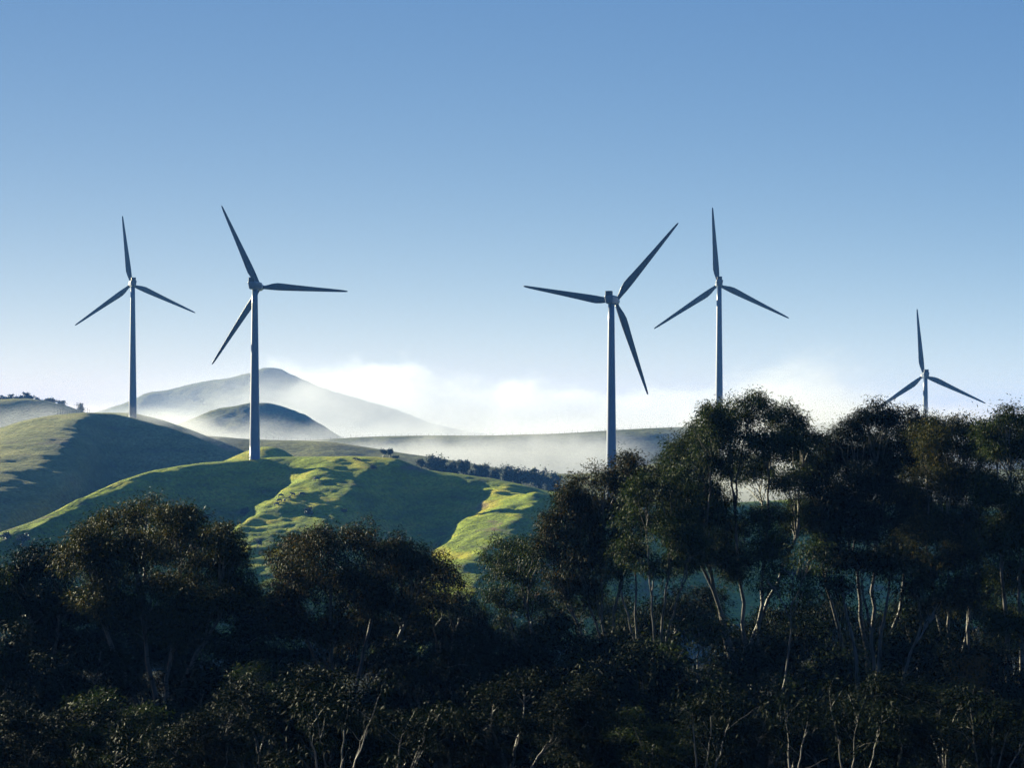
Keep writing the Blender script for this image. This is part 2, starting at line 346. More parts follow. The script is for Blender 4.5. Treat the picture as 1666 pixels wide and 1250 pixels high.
# ---------------------------------------------------------------- plants: leaves, branches, trees
def leaf_mat(name, cols, gloss=.05, trans=.22):
    m, n, b = newmat(name)
    geo = N(n, 'ShaderNodeNewGeometry'); r = ramp(n, cols); n.links.new(geo.outputs['Random Per Island'], r.inputs[0])
    n.links.new(r.outputs[0], b.inputs['Base Color']); b.inputs['Roughness'].default_value = .55; b.inputs['Specular IOR Level'].default_value = gloss
    tr = N(n, 'ShaderNodeBsdfTranslucent'); n.links.new(r.outputs[0], tr.inputs['Color'])
    mx = N(n, 'ShaderNodeMixShader'); mx.inputs[0].default_value = trans
    out = n.nodes['Material Output']
    n.links.new(b.outputs[0], mx.inputs[1]); n.links.new(tr.outputs[0], mx.inputs[2]); n.links.new(mx.outputs[0], out.inputs['Surface']); return m
M_leaf = {
    'green': leaf_mat('gum_leaves', [(0, (.003, .007, .002)), (.5, (.010, .021, .004)), (.85, (.028, .044, .008)), (1, (.07, .08, .016))], trans=.28),
    'olive': leaf_mat('olive_gum_leaves', [(0, (.004, .007, .002)), (.5, (.014, .020, .004)), (.85, (.042, .044, .008)), (1, (.12, .085, .016))], trans=.28),
    'russet': leaf_mat('russet_gum_leaves', [(0, (.004, .006, .002)), (.6, (.011, .016, .004)), (.9, (.034, .032, .007)), (1, (.12, .062, .013))], trans=.28),
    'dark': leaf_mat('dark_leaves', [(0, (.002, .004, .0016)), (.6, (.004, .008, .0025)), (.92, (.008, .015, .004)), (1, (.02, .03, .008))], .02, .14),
    'bright': leaf_mat('young_green_leaves', [(0, (.006, .015, .003)), (.6, (.016, .034, .006)), (1, (.05, .075, .015))]),
    'orange': leaf_mat('orange_leaves', [(0, (.06, .03, .008)), (.6, (.16, .065, .012)), (1, (.25, .11, .02))]),
    'far': leaf_mat('far_tree_leaves', [(0, (.010, .016, .010)), (1, (.030, .04, .018))], .2),
}
def bark_mat(name, c1, c2):
    m, n, b = newmat(name)
    tc_ = N(n, 'ShaderNodeTexCoord'); mp_ = N(n, 'ShaderNodeMapping'); mp_.inputs['Scale'].default_value = (5, 5, .7)
    n.links.new(tc_.outputs['Object'], mp_.inputs[0])
    ns = N(n, 'ShaderNodeTexNoise'); ns.inputs['Scale'].default_value = 1.5; ns.inputs['Detail'].default_value = 6; n.links.new(mp_.outputs[0], ns.inputs[0])
    r = ramp(n, [(.35, c1), (.5, c2), (.75, tuple(min(1, c * 1.25) for c in c2))]); n.links.new(ns.outputs['Fac'], r.inputs[0]); n.links.new(r.outputs[0], b.inputs['Base Color'])
    bp = N(n, 'ShaderNodeBump'); bp.inputs['Distance'].default_value = .03; n.links.new(ns.outputs['Fac'], bp.inputs['Height']); n.links.new(bp.outputs[0], b.inputs['Normal'])
    b.inputs['Roughness'].default_value = .55; return m
M_bark = bark_mat('gum_bark', (.02, .017, .015), (.085, .078, .07))
M_farbark = bark_mat('dark_bark', (.03, .025, .02), (.06, .05, .04))

def leaf_geo(lobes, rng, L=.26, W=.062, spray=40, sr=.42, droop=.75, shell=.62):
    """lobes: (centre, radii, leaf count). Returns verts and quads of diamond leaves hanging in sprays."""
    VV = []
    for c, r, n in lobes:
        ns = max(1, int(n / spray)); c = np.array(c); r = np.array(r)
        u = rng.normal(size=(ns, 3)); u /= np.linalg.norm(u, axis=1)[:, None]
        u[:, 2] = np.where(u[:, 2] < -.35, -u[:, 2] * .7, u[:, 2])
        rad = 1 - shell * rng.random(ns) ** 1.6
        # lumpy lobe: some directions bulge, some are bare
        b = .82 + .30 * np.sin(u[:, 0] * 3.1 + c[0]) * np.sin(u[:, 1] * 2.7 + c[2]) + .16 * np.sin(u[:, 2] * 5.3 + c[1] * 1.7 + u[:, 0] * 4.0)
        sc = c + u * r * (rad * b)[:, None]
        k = rng.integers(int(spray * .5), int(spray * 1.5), ns); idx = np.repeat(np.arange(ns), k); m = len(idx)
        srs = sr * (.55 + .9 * rng.random(ns))[idx]
        off = rng.normal(size=(m, 3)); off[:, 2] *= .8
        p = sc[idx] + off * srs[:, None] * .62
        a = rng.normal(size=(m, 3)) * .55 + u[idx] * .35 + off * .25; a[:, 2] -= droop
        a /= np.linalg.norm(a, axis=1)[:, None]
        q = rng.normal(size=(m, 3)); bb = np.cross(a, q); bb /= np.linalg.norm(bb, axis=1)[:, None] + 1e-9
        l = (L * (.6 + .7 * rng.random(m)))[:, None]; w_ = (W * (.7 + .6 * rng.random(m)))[:, None]
        v = np.stack([p, p + a * l * .45 + bb * w_ * .5, p + a * l, p + a * l * .45 - bb * w_ * .5], 1)
        VV.append(v.reshape(-1, 3))
    V = np.concatenate(VV); return V, np.arange(len(V), dtype=np.int32).reshape(-1, 4)

class Tubes:
    def __init__(s): s.V = []; s.Q = []; s.n = 0
    def add(s, pts, r0, r1, k=7, pw=1.0):
        pts = np.asarray(pts, float); m = len(pts); T = np.gradient(pts, axis=0); T /= np.linalg.norm(T, axis=1)[:, None] + 1e-9
        ref = np.array([.31, .95, .05]); A = np.cross(T, ref); A /= np.linalg.norm(A, axis=1)[:, None] + 1e-9; B = np.cross(T, A)
        t = np.linspace(0, 1, m) ** pw; rr = r0 + (r1 - r0) * t
        an = np.arange(k) * 2 * np.pi / k
        ring = pts[:, None] + rr[:, None, None] * (np.cos(an)[None, :, None] * A[:, None] + np.sin(an)[None, :, None] * B[:, None])
        s.V.append(ring.reshape(-1, 3)); i = np.arange(m - 1)[:, None] * k; j = np.arange(k)[None, :]; j2 = (j + 1) % k
        s.Q.append((np.stack([i + j, i + j2, i + k + j2, i + k + j], -1) + s.n).reshape(-1, 4)); s.n += m * k
    def mesh(s, name): return npmesh(name, np.concatenate(s.V), np.concatenate(s.Q), True)
def curve(a, b, rng, bend=.12, m=9, up=.25):
    """a rising branch path from a to b: leaves steeply, then leans over, with kinks"""
    a = np.array(a, float); b = np.array(b, float); t = np.linspace(0, 1, m)[:, None]; d = b - a; ln = np.linalg.norm(d)
    c = a + d * .45 + np.array([0, 0, up * ln]) * .6 + rng.normal(size=3) * bend * ln * .5
    p = (1 - t) ** 2 * a + 2 * t * (1 - t) * c + t * t * b
    k = rng.normal(size=(m, 3)) * bend * .11 * ln; k[0] = 0; k[-1] = 0; return p + k

def tree(name, label, cat, base, lobes, mat, rng, group=None, dens=330, stems=3, r0=.20, fork=.32, bark=None, L=.19, W=.040, sr=.34, twigs=7, spread=.9, kdep=.9, tw_r=.022, sub=7, wisp=.0):
    """base: world point; lobes: (x, y, z, rx, rz) in world metres"""
    base = np.array(base, float); root = empty(name, base); tag(root, label, cat, group)
    T = Tubes(); LB = []
    lobes = sorted(lobes, key=lambda l: l[0]); ng = max(1, min(stems, len(lobes)))
    groups = [lobes[i * len(lobes) // ng:(i + 1) * len(lobes) // ng] for i in range(ng)]
    cz = min(l[2] for l in lobes) - base[2]
    for gi, g in enumerate(groups):
        mx = np.mean([l[0] for l in g]) - base[0]; my = np.mean([l[1] for l in g]) - base[1]
        lo = min(l[2] - l[4] for l in g) - base[2]; hi = max(l[2] for l in g) - base[2]
        off = np.array([(gi - (ng - 1) / 2) * .28, rng.normal() * .2, 0])
        f = np.array([mx * fork * .9, my * fork, max(lo * .55, hi * fork)]) + np.array([rng.normal() * .25, 0, 0])
        top = np.array([mx * spread, my * spread, max(lo, hi * .72)])
        s1 = curve(off, f, rng, .04, 9, .04); s2 = curve(f, top, rng, .07, 9, .10)
        st = np.concatenate([s1, s2[1:]]); T.add(st, r0 * (.75 + .5 * rng.random()), r0 * .33, 9)
        for j in range(7, len(st), 1):
            if rng.random() < wisp: LB.append((st[j] + rng.normal(size=3) * np.array([.5, .5, .3]), np.array([.5, .5, .55]) * (.7 + .7 * rng.random()), int(34 * .26 * .062 / (L * W))))
        for l in g:
            c = np.array(l[:3]) - base; rr = np.array([l[3], l[3] * kdep, l[4]])
            zs = st[:, 2]; want = c[2] - rr[2] * .8 - .35 * abs(c[0] - top[0]) - .6
            i = int(np.argmin(np.abs(zs - want))); i = max(5, min(i, len(st) - 1))
            q = st[i]; end = c + np.array([0, 0, rr[2] * .35]); br = curve(q, end, rng, .09, 9, .18)
            T.add(br, r0 * .33, tw_r, 7)
            for k in range(twigs):
                u = rng.normal(size=3); u /= np.linalg.norm(u); u[2] = abs(u[2]) * .9 - .1
                j = rng.integers(3, 8); T.add(curve(br[j], c + u * rr * .88, rng, .2, 6, .1), tw_r * 1.5, .006, 5)
            n_ = dens * math.pi * rr[0] * rr[2] * .26 * .062 / (L * W)
            LB.append((c, rr * .9, int(n_ * .30)))
            for k in range(sub):
                u = rng.normal(size=3); u /= np.linalg.norm(u); u[2] = u[2] * .9 + .12
                f_ = .30 + .30 * rng.random(); LB.append((c + u * rr * (1.02 - f_ * .8), rr * np.array([f_, f_, f_ * 1.05]) + .12, int(n_ * .70 / sub * (.5 + 1.0 * rng.random()))))
            for j in (3, 4, 5, 6):
                if rng.random() < .6: LB.append((br[j] + rng.normal(size=3) * np.array([.35, .35, .1]) - np.array([0, 0, .25]), np.array([.45, .45, .6]), int(38 * .26 * .062 / (L * W))))
    tr = link('trunk', T.mesh('trunk'), root, bark or M_bark)
    V, Q = leaf_geo(LB, rng, L, W, sr=sr); cr = link('crown', npmesh('crown', V, Q), root, mat)
    return root
def copy_tree(o, loc, rz, sc, label, mat=None):
    c = o.copy(); COL.objects.link(c); c.location = loc; c.rotation_euler = (0, 0, rz); c.scale = sc if hasattr(sc, '__len__') else (sc, sc, sc); c['label'] = label
    for ch in o.children:
        d = ch.copy(); COL.objects.link(d); d.parent = c
        if mat and ch.name.startswith('crown'):
            d.material_slots[0].link = 'OBJECT'; d.material_slots[0].material = mat
    return c

# ---------------------------------------------------------------- foreground gum trees
def gum(label, bpx, D, lob, mat, seed, group=None, **kw):
    rng = np.random.default_rng(seed); x = (bpx - CX) / F * D
    L = []
    for px, py, rx, ry in lob:
        d = D + rng.normal() * 1.3; p = P(px, py, d); L.append((p.x, p.y, p.z, 1.12 * rx / F * d, 1.16 * ry / F * d))
    kw['dens'] = kw.get('dens', 330) * 1.25; kw.setdefault('wisp', .5)
    return tree('gum_tree', label, 'tree', (x, D, float(gz(x, D)) - .15), L, M_leaf[mat], rng, 'gum trees across the foreground', **kw)
gum('dark gum tree cut by the picture edge, its crown level with the shaded hill', -35, 78, [(-18, 938, 38, 40), (-25, 1000, 48, 48), (5, 1010, 30, 30)], 'green', 1, stems=2)
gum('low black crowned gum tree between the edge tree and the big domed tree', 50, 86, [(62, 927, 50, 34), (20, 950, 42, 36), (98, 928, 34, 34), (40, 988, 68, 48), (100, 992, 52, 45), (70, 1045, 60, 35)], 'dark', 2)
gum('big domed gum tree with a golden rimmed crown below the two left turbines', 255, 82,
    [(245, 842, 44, 30), (200, 850, 38, 28), (285, 850, 38, 28), (155, 872, 40, 32), (130, 895, 26, 25), (320, 872, 36, 28), (365, 888, 34, 30), (385, 912, 30, 34), (210, 895, 80, 46), (290, 900, 75, 46), (350, 930, 60, 42),
     (150, 925, 55, 42), (250, 960, 95, 48), (160, 985, 60, 42), (345, 985, 65, 42), (395, 965, 30, 40), (240, 1020, 70, 34), (300, 1035, 50, 30)], 'olive', 3, stems=4, r0=.22, fork=.25)
gum('broad gum tree with several russet tufted tops beside the big domed tree', 555, 86,
    [(533, 878, 28, 26), (500, 893, 34, 28), (470, 908, 32, 30), (590, 880, 26, 28), (612, 905, 34, 28), (645, 897, 28, 28), (670, 918, 34, 28), (705, 925, 26, 26), (545, 925, 80, 42), (480, 950, 60, 42), (630, 945, 75, 42),
     (450, 985, 45, 40), (560, 985, 80, 46), (660, 995, 70, 42), (500, 1035, 60, 34), (610, 1045, 65, 34)], 'russet', 4, stems=4, r0=.22, fork=.25)
gum('low dark gum tree sloping down from the russet tops to the gap of blue hillside', 735, 100, [(722, 948, 32, 28), (700, 975, 45, 36), (752, 985, 34, 32), (780, 1012, 30, 28), (720, 1020, 60, 38), (770, 1050, 45, 32)], 'dark', 5)
gum('small gum tree with an airy crown standing against the sunlit end of the near hill', 905, 92,
    [(838, 898, 42, 26), (806, 922, 28, 26), (868, 908, 36, 28), (842, 938, 50, 30), (802, 965, 24, 20), (872, 975, 34, 24), (835, 990, 34, 22)], 'green', 6, dens=280, stems=2, r0=.14)
gum('brown tinged gum tree in front of the tower with the steep blade', 1000, 88,
    [(926, 832, 34, 36), (905, 875, 36, 38), (935, 800, 26, 22), (985, 790, 36, 28), (1022, 764, 30, 24), (1050, 778, 26, 24), (960, 850, 52, 42), (1000, 826, 48, 36), (940, 915, 52, 40), (985, 890, 46, 38), (915, 955, 36, 26), (960, 960, 40, 26)], 'russet', 7, dens=390, stems=4, r0=.15, fork=.16, spread=1.0)
gum('leafy green gum tree with bare slanting stems, between the brown tree and the tallest tree', 1062, 84,
    [(1052, 812, 40, 34), (1092, 800, 36, 32), (1105, 840, 44, 38), (1045, 856, 46, 36), (1088, 882, 52, 34), (1022, 895, 36, 30), (1062, 920, 42, 24), (1130, 895, 36, 34), (1008, 932, 24, 20)], 'green', 8, dens=300, stems=5, r0=.12, fork=.2, spread=1.0)
gum('tallest gum tree, its rounded crown reaching up into the white fog', 1212, 92,
    [(1228, 668, 36, 28), (1188, 676, 34, 26), (1155, 690, 32, 28), (1132, 716, 30, 26), (1106, 748, 30, 28), (1090, 776, 24, 24), (1262, 682, 30, 26), (1290, 700, 26, 24), (1312, 714, 22, 22), (1190, 722, 60, 40), (1250, 724, 55, 40), (1300, 748, 34, 34),
     (1150, 762, 56, 40), (1215, 768, 50, 30), (1120, 812, 46, 36), (1160, 835, 46, 34), (1280, 782, 34, 22), (1130, 860, 42, 30), (1255, 846, 42, 24), (1180, 880, 46, 30), (1140, 915, 50, 34), (1200, 925, 45, 30), (1262, 890, 42, 30), (1300, 850, 34, 30)], 'green', 9, stems=5, r0=.19, fork=.16, dens=430, spread=1.0)
gum('dense dark gum tree beside the tallest tree, left of the smallest turbine', 1412, 96,
    [(1442, 680, 32, 24), (1412, 692, 28, 22), (1380, 706, 28, 22), (1352, 722, 26, 22), (1476, 692, 28, 24), (1500, 706, 22, 22), (1345, 760, 42, 40), (1398, 745, 58, 40), (1455, 735, 54, 42), (1496, 752, 42, 42), (1375, 805, 62, 42), (1445, 805, 66, 48),
     (1330, 830, 40, 34), (1345, 868, 36, 28), (1420, 866, 50, 34), (1490, 840, 46, 46), (1470, 895, 44, 32), (1350, 915, 44, 28), (1400, 840, 60, 40), (1420, 915, 44, 26), (1320, 790, 30, 40)], 'dark', 10, stems=4, r0=.21, fork=.14, dens=440, spread=1.0)
gum('gum tree with a yellow tipped crown below the smallest turbine', 1548, 90,
    [(1536, 696, 28, 20), (1508, 710, 24, 20), (1566, 700, 24, 20), (1588, 712, 22, 20), (1540, 736, 54, 38), (1592, 740, 40, 36), (1525, 792, 56, 46), (1588, 796, 56, 48), (1556, 850, 64, 42), (1500, 880, 40, 34), (1600, 885, 44, 40), (1550, 905, 50, 32), (1510, 935, 42, 32), (1595, 950, 50, 38), (1545, 975, 40, 26)], 'olive', 11, dens=410, stems=4, r0=.15, fork=.18, spread=1.0)
gum('dark gum tree filling the picture edge beyond the yellow tipped crown', 1662, 84,
    [(1642, 686, 32, 24), (1614, 706, 28, 24), (1676, 690, 32, 28), (1642, 738, 50, 40), (1692, 750, 46, 46), (1640, 810, 54, 46), (1690, 830, 50, 50), (1675, 885, 56, 50), (1624, 880, 40, 40), (1650, 955, 50, 40), (1655, 1015, 60, 40)], 'green', 12, dens=410, stems=3, r0=.17, fork=.18)
gum('slim pale stemmed young gum tree in the gap below the tallest crown', 1258, 78, [(1288, 935, 36, 26), (1322, 908, 34, 26), (1248, 955, 24, 18), (1310, 965, 28, 18)], 'green', 13, dens=260, stems=1, r0=.10)
gum('slender gum tree with white forked stems below the dense dark crown', 1418, 76, [(1368, 950, 36, 24), (1400, 925, 40, 24), (1450, 920, 40, 24), (1490, 960, 36, 24), (1525, 990, 30, 20)], 'dark', 14, dens=260, stems=4, r0=.14, fork=.45)
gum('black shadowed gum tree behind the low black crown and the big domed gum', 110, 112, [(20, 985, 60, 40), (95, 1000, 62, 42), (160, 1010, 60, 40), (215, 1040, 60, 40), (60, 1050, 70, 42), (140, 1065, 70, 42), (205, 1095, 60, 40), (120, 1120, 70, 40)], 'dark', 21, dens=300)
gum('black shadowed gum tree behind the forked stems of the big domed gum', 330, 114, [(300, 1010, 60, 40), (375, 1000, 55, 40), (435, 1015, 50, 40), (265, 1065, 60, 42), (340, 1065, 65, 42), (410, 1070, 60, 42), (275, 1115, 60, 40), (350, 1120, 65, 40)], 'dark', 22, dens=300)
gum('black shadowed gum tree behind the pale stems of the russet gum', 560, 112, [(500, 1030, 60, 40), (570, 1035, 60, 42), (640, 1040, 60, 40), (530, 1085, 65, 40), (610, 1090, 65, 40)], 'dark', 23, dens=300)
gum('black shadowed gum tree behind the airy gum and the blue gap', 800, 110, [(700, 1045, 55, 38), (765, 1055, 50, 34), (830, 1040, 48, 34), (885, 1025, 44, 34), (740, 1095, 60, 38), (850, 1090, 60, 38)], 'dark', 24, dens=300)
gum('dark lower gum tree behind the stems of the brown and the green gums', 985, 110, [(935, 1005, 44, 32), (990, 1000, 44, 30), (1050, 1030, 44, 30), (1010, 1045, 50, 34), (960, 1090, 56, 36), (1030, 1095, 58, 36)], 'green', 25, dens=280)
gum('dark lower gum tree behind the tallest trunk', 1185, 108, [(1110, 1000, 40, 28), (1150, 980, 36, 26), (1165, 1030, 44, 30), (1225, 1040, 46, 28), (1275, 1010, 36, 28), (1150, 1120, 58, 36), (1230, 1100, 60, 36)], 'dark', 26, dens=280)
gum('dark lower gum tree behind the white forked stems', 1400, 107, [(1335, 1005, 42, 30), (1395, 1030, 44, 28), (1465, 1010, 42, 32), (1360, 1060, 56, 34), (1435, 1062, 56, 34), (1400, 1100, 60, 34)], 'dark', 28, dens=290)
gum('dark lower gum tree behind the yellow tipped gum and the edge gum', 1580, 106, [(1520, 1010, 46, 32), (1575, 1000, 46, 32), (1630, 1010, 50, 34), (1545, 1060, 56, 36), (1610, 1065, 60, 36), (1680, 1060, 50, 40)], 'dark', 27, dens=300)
# unseen gum trees added beyond the edge to shade the lower foreground
src = next(o for o in bpy.data.objects if o.get('label', '').startswith('tallest gum tree'))
for k, (x, y, top) in enumerate([(-33, 88, -4.5), (-35.5, 99, -1.5), (-41, 108, 1.0), (-44, 120, 2.5), (-49, 132, 4.0), (-42, 94, -2.0), (-54, 146, 5.0)]):
    zg = float(gz(x, y)) - .2; o = copy_tree(src, (x, y, zg), k * 1.3, ((top - zg) / 22.0) * .98, 'unseen gum tree added beyond the frame edge to shade the lower foreground')
    o['group'] = 'gum trees added beyond the frame edge for shade'
# ---------------------------------------------------------------- understory
def proto(seed, mat, spec, dens=330, **kw):
    dens *= 1.5
    rng = np.random.default_rng(seed)
    return tree('shrub_tree', 'x', 'shrub', (0, 0, 0), spec, M_leaf[mat], rng, 'understory shrubs below the gum trees', dens=dens, r0=.10, tw_r=.016, twigs=6, **kw)
PR = [
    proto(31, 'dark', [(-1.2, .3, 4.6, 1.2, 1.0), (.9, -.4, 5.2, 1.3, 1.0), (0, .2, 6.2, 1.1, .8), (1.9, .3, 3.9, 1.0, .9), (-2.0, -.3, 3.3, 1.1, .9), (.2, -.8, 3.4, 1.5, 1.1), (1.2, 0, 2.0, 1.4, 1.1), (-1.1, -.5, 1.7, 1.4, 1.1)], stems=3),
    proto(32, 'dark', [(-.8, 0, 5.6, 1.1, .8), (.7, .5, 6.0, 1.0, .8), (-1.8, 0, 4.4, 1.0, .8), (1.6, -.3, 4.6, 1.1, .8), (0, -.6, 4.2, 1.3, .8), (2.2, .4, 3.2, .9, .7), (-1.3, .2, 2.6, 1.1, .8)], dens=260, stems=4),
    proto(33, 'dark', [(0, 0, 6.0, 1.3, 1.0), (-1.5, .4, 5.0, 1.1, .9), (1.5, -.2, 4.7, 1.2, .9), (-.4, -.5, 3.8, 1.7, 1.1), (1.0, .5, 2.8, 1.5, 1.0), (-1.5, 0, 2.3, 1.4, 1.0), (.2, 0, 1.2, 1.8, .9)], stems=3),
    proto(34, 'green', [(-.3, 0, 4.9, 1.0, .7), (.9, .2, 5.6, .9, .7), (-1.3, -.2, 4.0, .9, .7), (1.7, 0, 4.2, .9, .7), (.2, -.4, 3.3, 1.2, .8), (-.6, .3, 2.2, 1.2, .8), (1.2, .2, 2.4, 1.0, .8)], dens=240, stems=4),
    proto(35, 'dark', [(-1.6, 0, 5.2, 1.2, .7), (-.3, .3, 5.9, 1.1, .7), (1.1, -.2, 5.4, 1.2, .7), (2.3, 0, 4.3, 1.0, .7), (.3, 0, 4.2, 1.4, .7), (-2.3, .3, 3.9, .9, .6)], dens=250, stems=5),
]
UND = [  # photo px, top py, depth, kind, label
    (15, 1015, 74, 2, 'black leafed shrub at the picture edge under the low black crown'), (95, 1060, 72, 0, 'dark shrub tree under the low black crowned gum'),
    (160, 1040, 76, 1, 'open green shrub at the outer foot of the big domed gum'), (240, 1160, 70, 2, 'dense dark shrub hiding the forked foot of the big domed gum'),
    (325, 1145, 74, 4, 'flat topped shrub under the inner side of the big domed gum'), (395, 1020, 78, 0, 'dark shrub tree filling the gap between the domed gum and the russet gum'),
    (445, 1075, 72, 3, 'bright leaved shrub catching light between the domed gum and the russet gum'), (520, 1150, 75, 1, 'open shrub over the pale stems of the russet gum'),
    (600, 1160, 72, 2, 'dense black shrub under the middle of the russet gum'), (668, 1040, 80, 0, 'dark shrub tree under the outer side of the russet gum'),
    (735, 1060, 76, 4, 'flat topped shrub below the gap of blue hillside'), (800, 1035, 82, 1, 'open green shrub tree where the blue hillside meets the airy gum'),
    (862, 1025, 78, 0, 'dark shrub tree at the foot of the airy gum'), (925, 1005, 80, 2, 'dense dark shrub under the brown tinged gum'),
    (985, 1030, 74, 4, 'flat topped shrub in front of the brown gum stems'), (1052, 1045, 72, 2, 'dark shrub hiding the foot of the slanting stems'),
    (1105, 1000, 82, 3, 'sunlit green shrub seen between the slanting stems and the tallest trunk'), (1150, 1120, 78, 0, 'dark shrub tree beside the foot of the tallest trunk'),
    (1200, 1150, 70, 2, 'dense black shrub in front of the tallest trunk'), (1285, 1000, 84, 0, 'dark shrub crown against the blue gap beside the slim pale gum'),
    (1345, 1015, 86, 3, 'light green shrub top rising in the blue gap beside the white forked stems'), (1365, 1125, 72, 1, 'open green shrub left of the white forked stems'),
    (1435, 1130, 72, 4, 'flat topped shrub at the foot of the white forked stems'), (1490, 1010, 78, 1, 'open shrub right of the white forked stems'),
    (1548, 1030, 80, 2, 'dense black shrub below the yellow tipped gum'), (1612, 1040, 78, 0, 'dark shrub tree beside the orange leaved shrub'), (1655, 1090, 72, 2, 'black shrub at the picture edge under the dark edge gum'),
]
UND += [(205, 1065, 101, 2, 'dense dark shrub in the shadow behind the forked foot of the big domed gum'), (300, 1085, 102, 0, 'dark shrub tree in the shadow just past the forked foot of the domed gum'), (470, 1085, 102, 2, 'dense black shrub in the shadow behind the russet gum stems'),
        (1022, 975, 94, 1, 'tall thin sapling in the blue gap beside the brown gum stems'), (1088, 950, 96, 1, 'tall thin sapling between the slanting stems and the tallest trunk'), (1232, 985, 98, 4, 'flat topped sapling in the blue gap just past the tallest trunk'),
        (1338, 962, 98, 1, 'tall thin sapling in the blue gap before the white forked stems'), (1462, 985, 96, 3, 'bushy sapling in the blue gap after the white forked stems'), (1522, 968, 94, 1, 'tall thin sapling below the yellow tipped gum')]
LOW = ['low dark shrub at the bottom edge under the low black crown', 'low open shrub at the bottom edge, outer side of the domed gum', 'low bright shrub at the bottom edge below the domed gum', 'low dense shrub at the bottom edge just past the domed gum',
       'low green shrub at the bottom edge beside the russet gum stems', 'low black shrub at the bottom edge under the russet gum', 'low flat topped shrub at the bottom edge past the russet gum', 'low dark shrub at the bottom edge below the blue gap',
       'low open shrub at the bottom edge under the airy gum', 'low dense shrub at the bottom edge under the brown gum', 'low bright shrub at the bottom edge before the slanting stems', 'low dark shrub at the bottom edge by the tallest trunk',
       'low green shrub at the bottom edge under the slim pale gum', 'low flat shrub at the bottom edge left of the forked stems', 'low black shrub at the bottom edge right of the forked stems', 'low open shrub at the bottom edge under the yellow tipped gum', 'low dense shrub at the bottom corner under the dark edge gum']
rr = random.Random(5)
lowk = [2, 1, 3, 2, 1, 0, 4, 0, 1, 2, 3, 0, 1, 4, 2, 1, 2]
for i in range(17): UND.append((10 + i * 103 + rr.uniform(-15, 15), 1125 + rr.uniform(-45, 40), 58 + rr.uniform(-3, 4), lowk[i], LOW[i]))
used = set()
HT = [7.0, 6.9, 7.1, 6.4, 6.7]
for i, (px, py, D, k, lab) in enumerate(UND):
    x = (px - CX) / F * D; zg = float(gz(x, D)) - .1; h = P(px, py, D).z - zg; s = h / HT[k]; sx = s * rr.uniform(.95, 1.25) * (1.3 if D < 63 else (.62 if 90 < D else 1))
    if k not in used:
        o = PR[k]; o.location = (x, D, zg); o.scale = (sx, sx, s); o.rotation_euler = (0, 0, rr.uniform(0, 6.28)); o['label'] = lab; used.add(k)
    else: copy_tree(PR[k], (x, D, zg), rr.uniform(0, 6.28), (sx, sx, s), lab)
M_pale = bark_mat('pale_bark', (.05, .042, .036), (.15, .135, .115))
def bare(px, pyt, D, n, lean, label, seed):
    rng = np.random.default_rng(seed); x = (px - CX) / F * D; b = np.array((x, D, float(gz(x, D)) - .1)); h = P(px, pyt, D).z - b[2]
    root = empty('bare_sapling', b); tag(root, label, 'sapling', 'pale bare stemmed saplings at the bottom edge'); T = Tubes(); LB = []
    for k in range(n):
        e = np.array([(k - (n - 1) / 2) * .75 + lean + rng.normal() * .25, rng.normal() * .4, h * (.7 + .3 * rng.random())])
        st = curve(((k - n / 2) * .1, 0, 0), e, rng, .05, 14, .06); T.add(st, .035 + .025 * rng.random(), .008, 7)
        for j in (5, 7, 8, 9, 10, 11, 12):
            if rng.random() < .55:
                q = st[j] + np.array([rng.normal() * .45, rng.normal() * .4, .35 + .5 * rng.random()]); T.add(curve(st[j], q, rng, .12, 6, .1), .009, .003, 5)
                if rng.random() < .85: LB.append((q, np.array([.32, .32, .4]), 90))
        LB.append((st[-1], np.array([.4, .4, .5]), 160))
    link('trunk', T.mesh('trunk'), root, M_pale)
    V, Q = leaf_geo(LB or [(e, np.array([.3, .3, .3]), 90)], rng, .2, .046, sr=.3); link('crown', npmesh('crown', V, Q), root, M_leaf['dark'])
bare(548, 1120, 52, 5, .1, 'most forked pale sapling, at the bottom edge under the russet gum', 201)
bare(648, 1165, 52, 3, .5, 'leaning pale sapling at the bottom edge beside the most forked one', 202)
bare(182, 1185, 52, 2, -.3, 'small pale sapling at the bottom edge under the big domed gum', 203)
bare(1142, 1130, 54, 3, .2, 'pale sapling at the bottom edge before the slanting stems', 204)
bare(1290, 1150, 53, 2, .4, 'pale sapling at the bottom edge below the slim pale gum', 205)
bare(1388, 1120, 53, 3, -.2, 'pale sapling at the bottom edge below the white forked stems', 206)
bare(1612, 1140, 53, 4, .2, 'pale sapling with several stems at the bottom corner under the edge gum', 207)
o = copy_tree(PR[3], (P(1585, 0, 74).x, 74, float(gz(22, 74))), 1.0, (.85, .85, (P(1500, 1068, 74).z - float(gz(22, 74))) / 6.4), 'small orange leaved shrub under the yellow tipped gum', M_leaf['orange'])

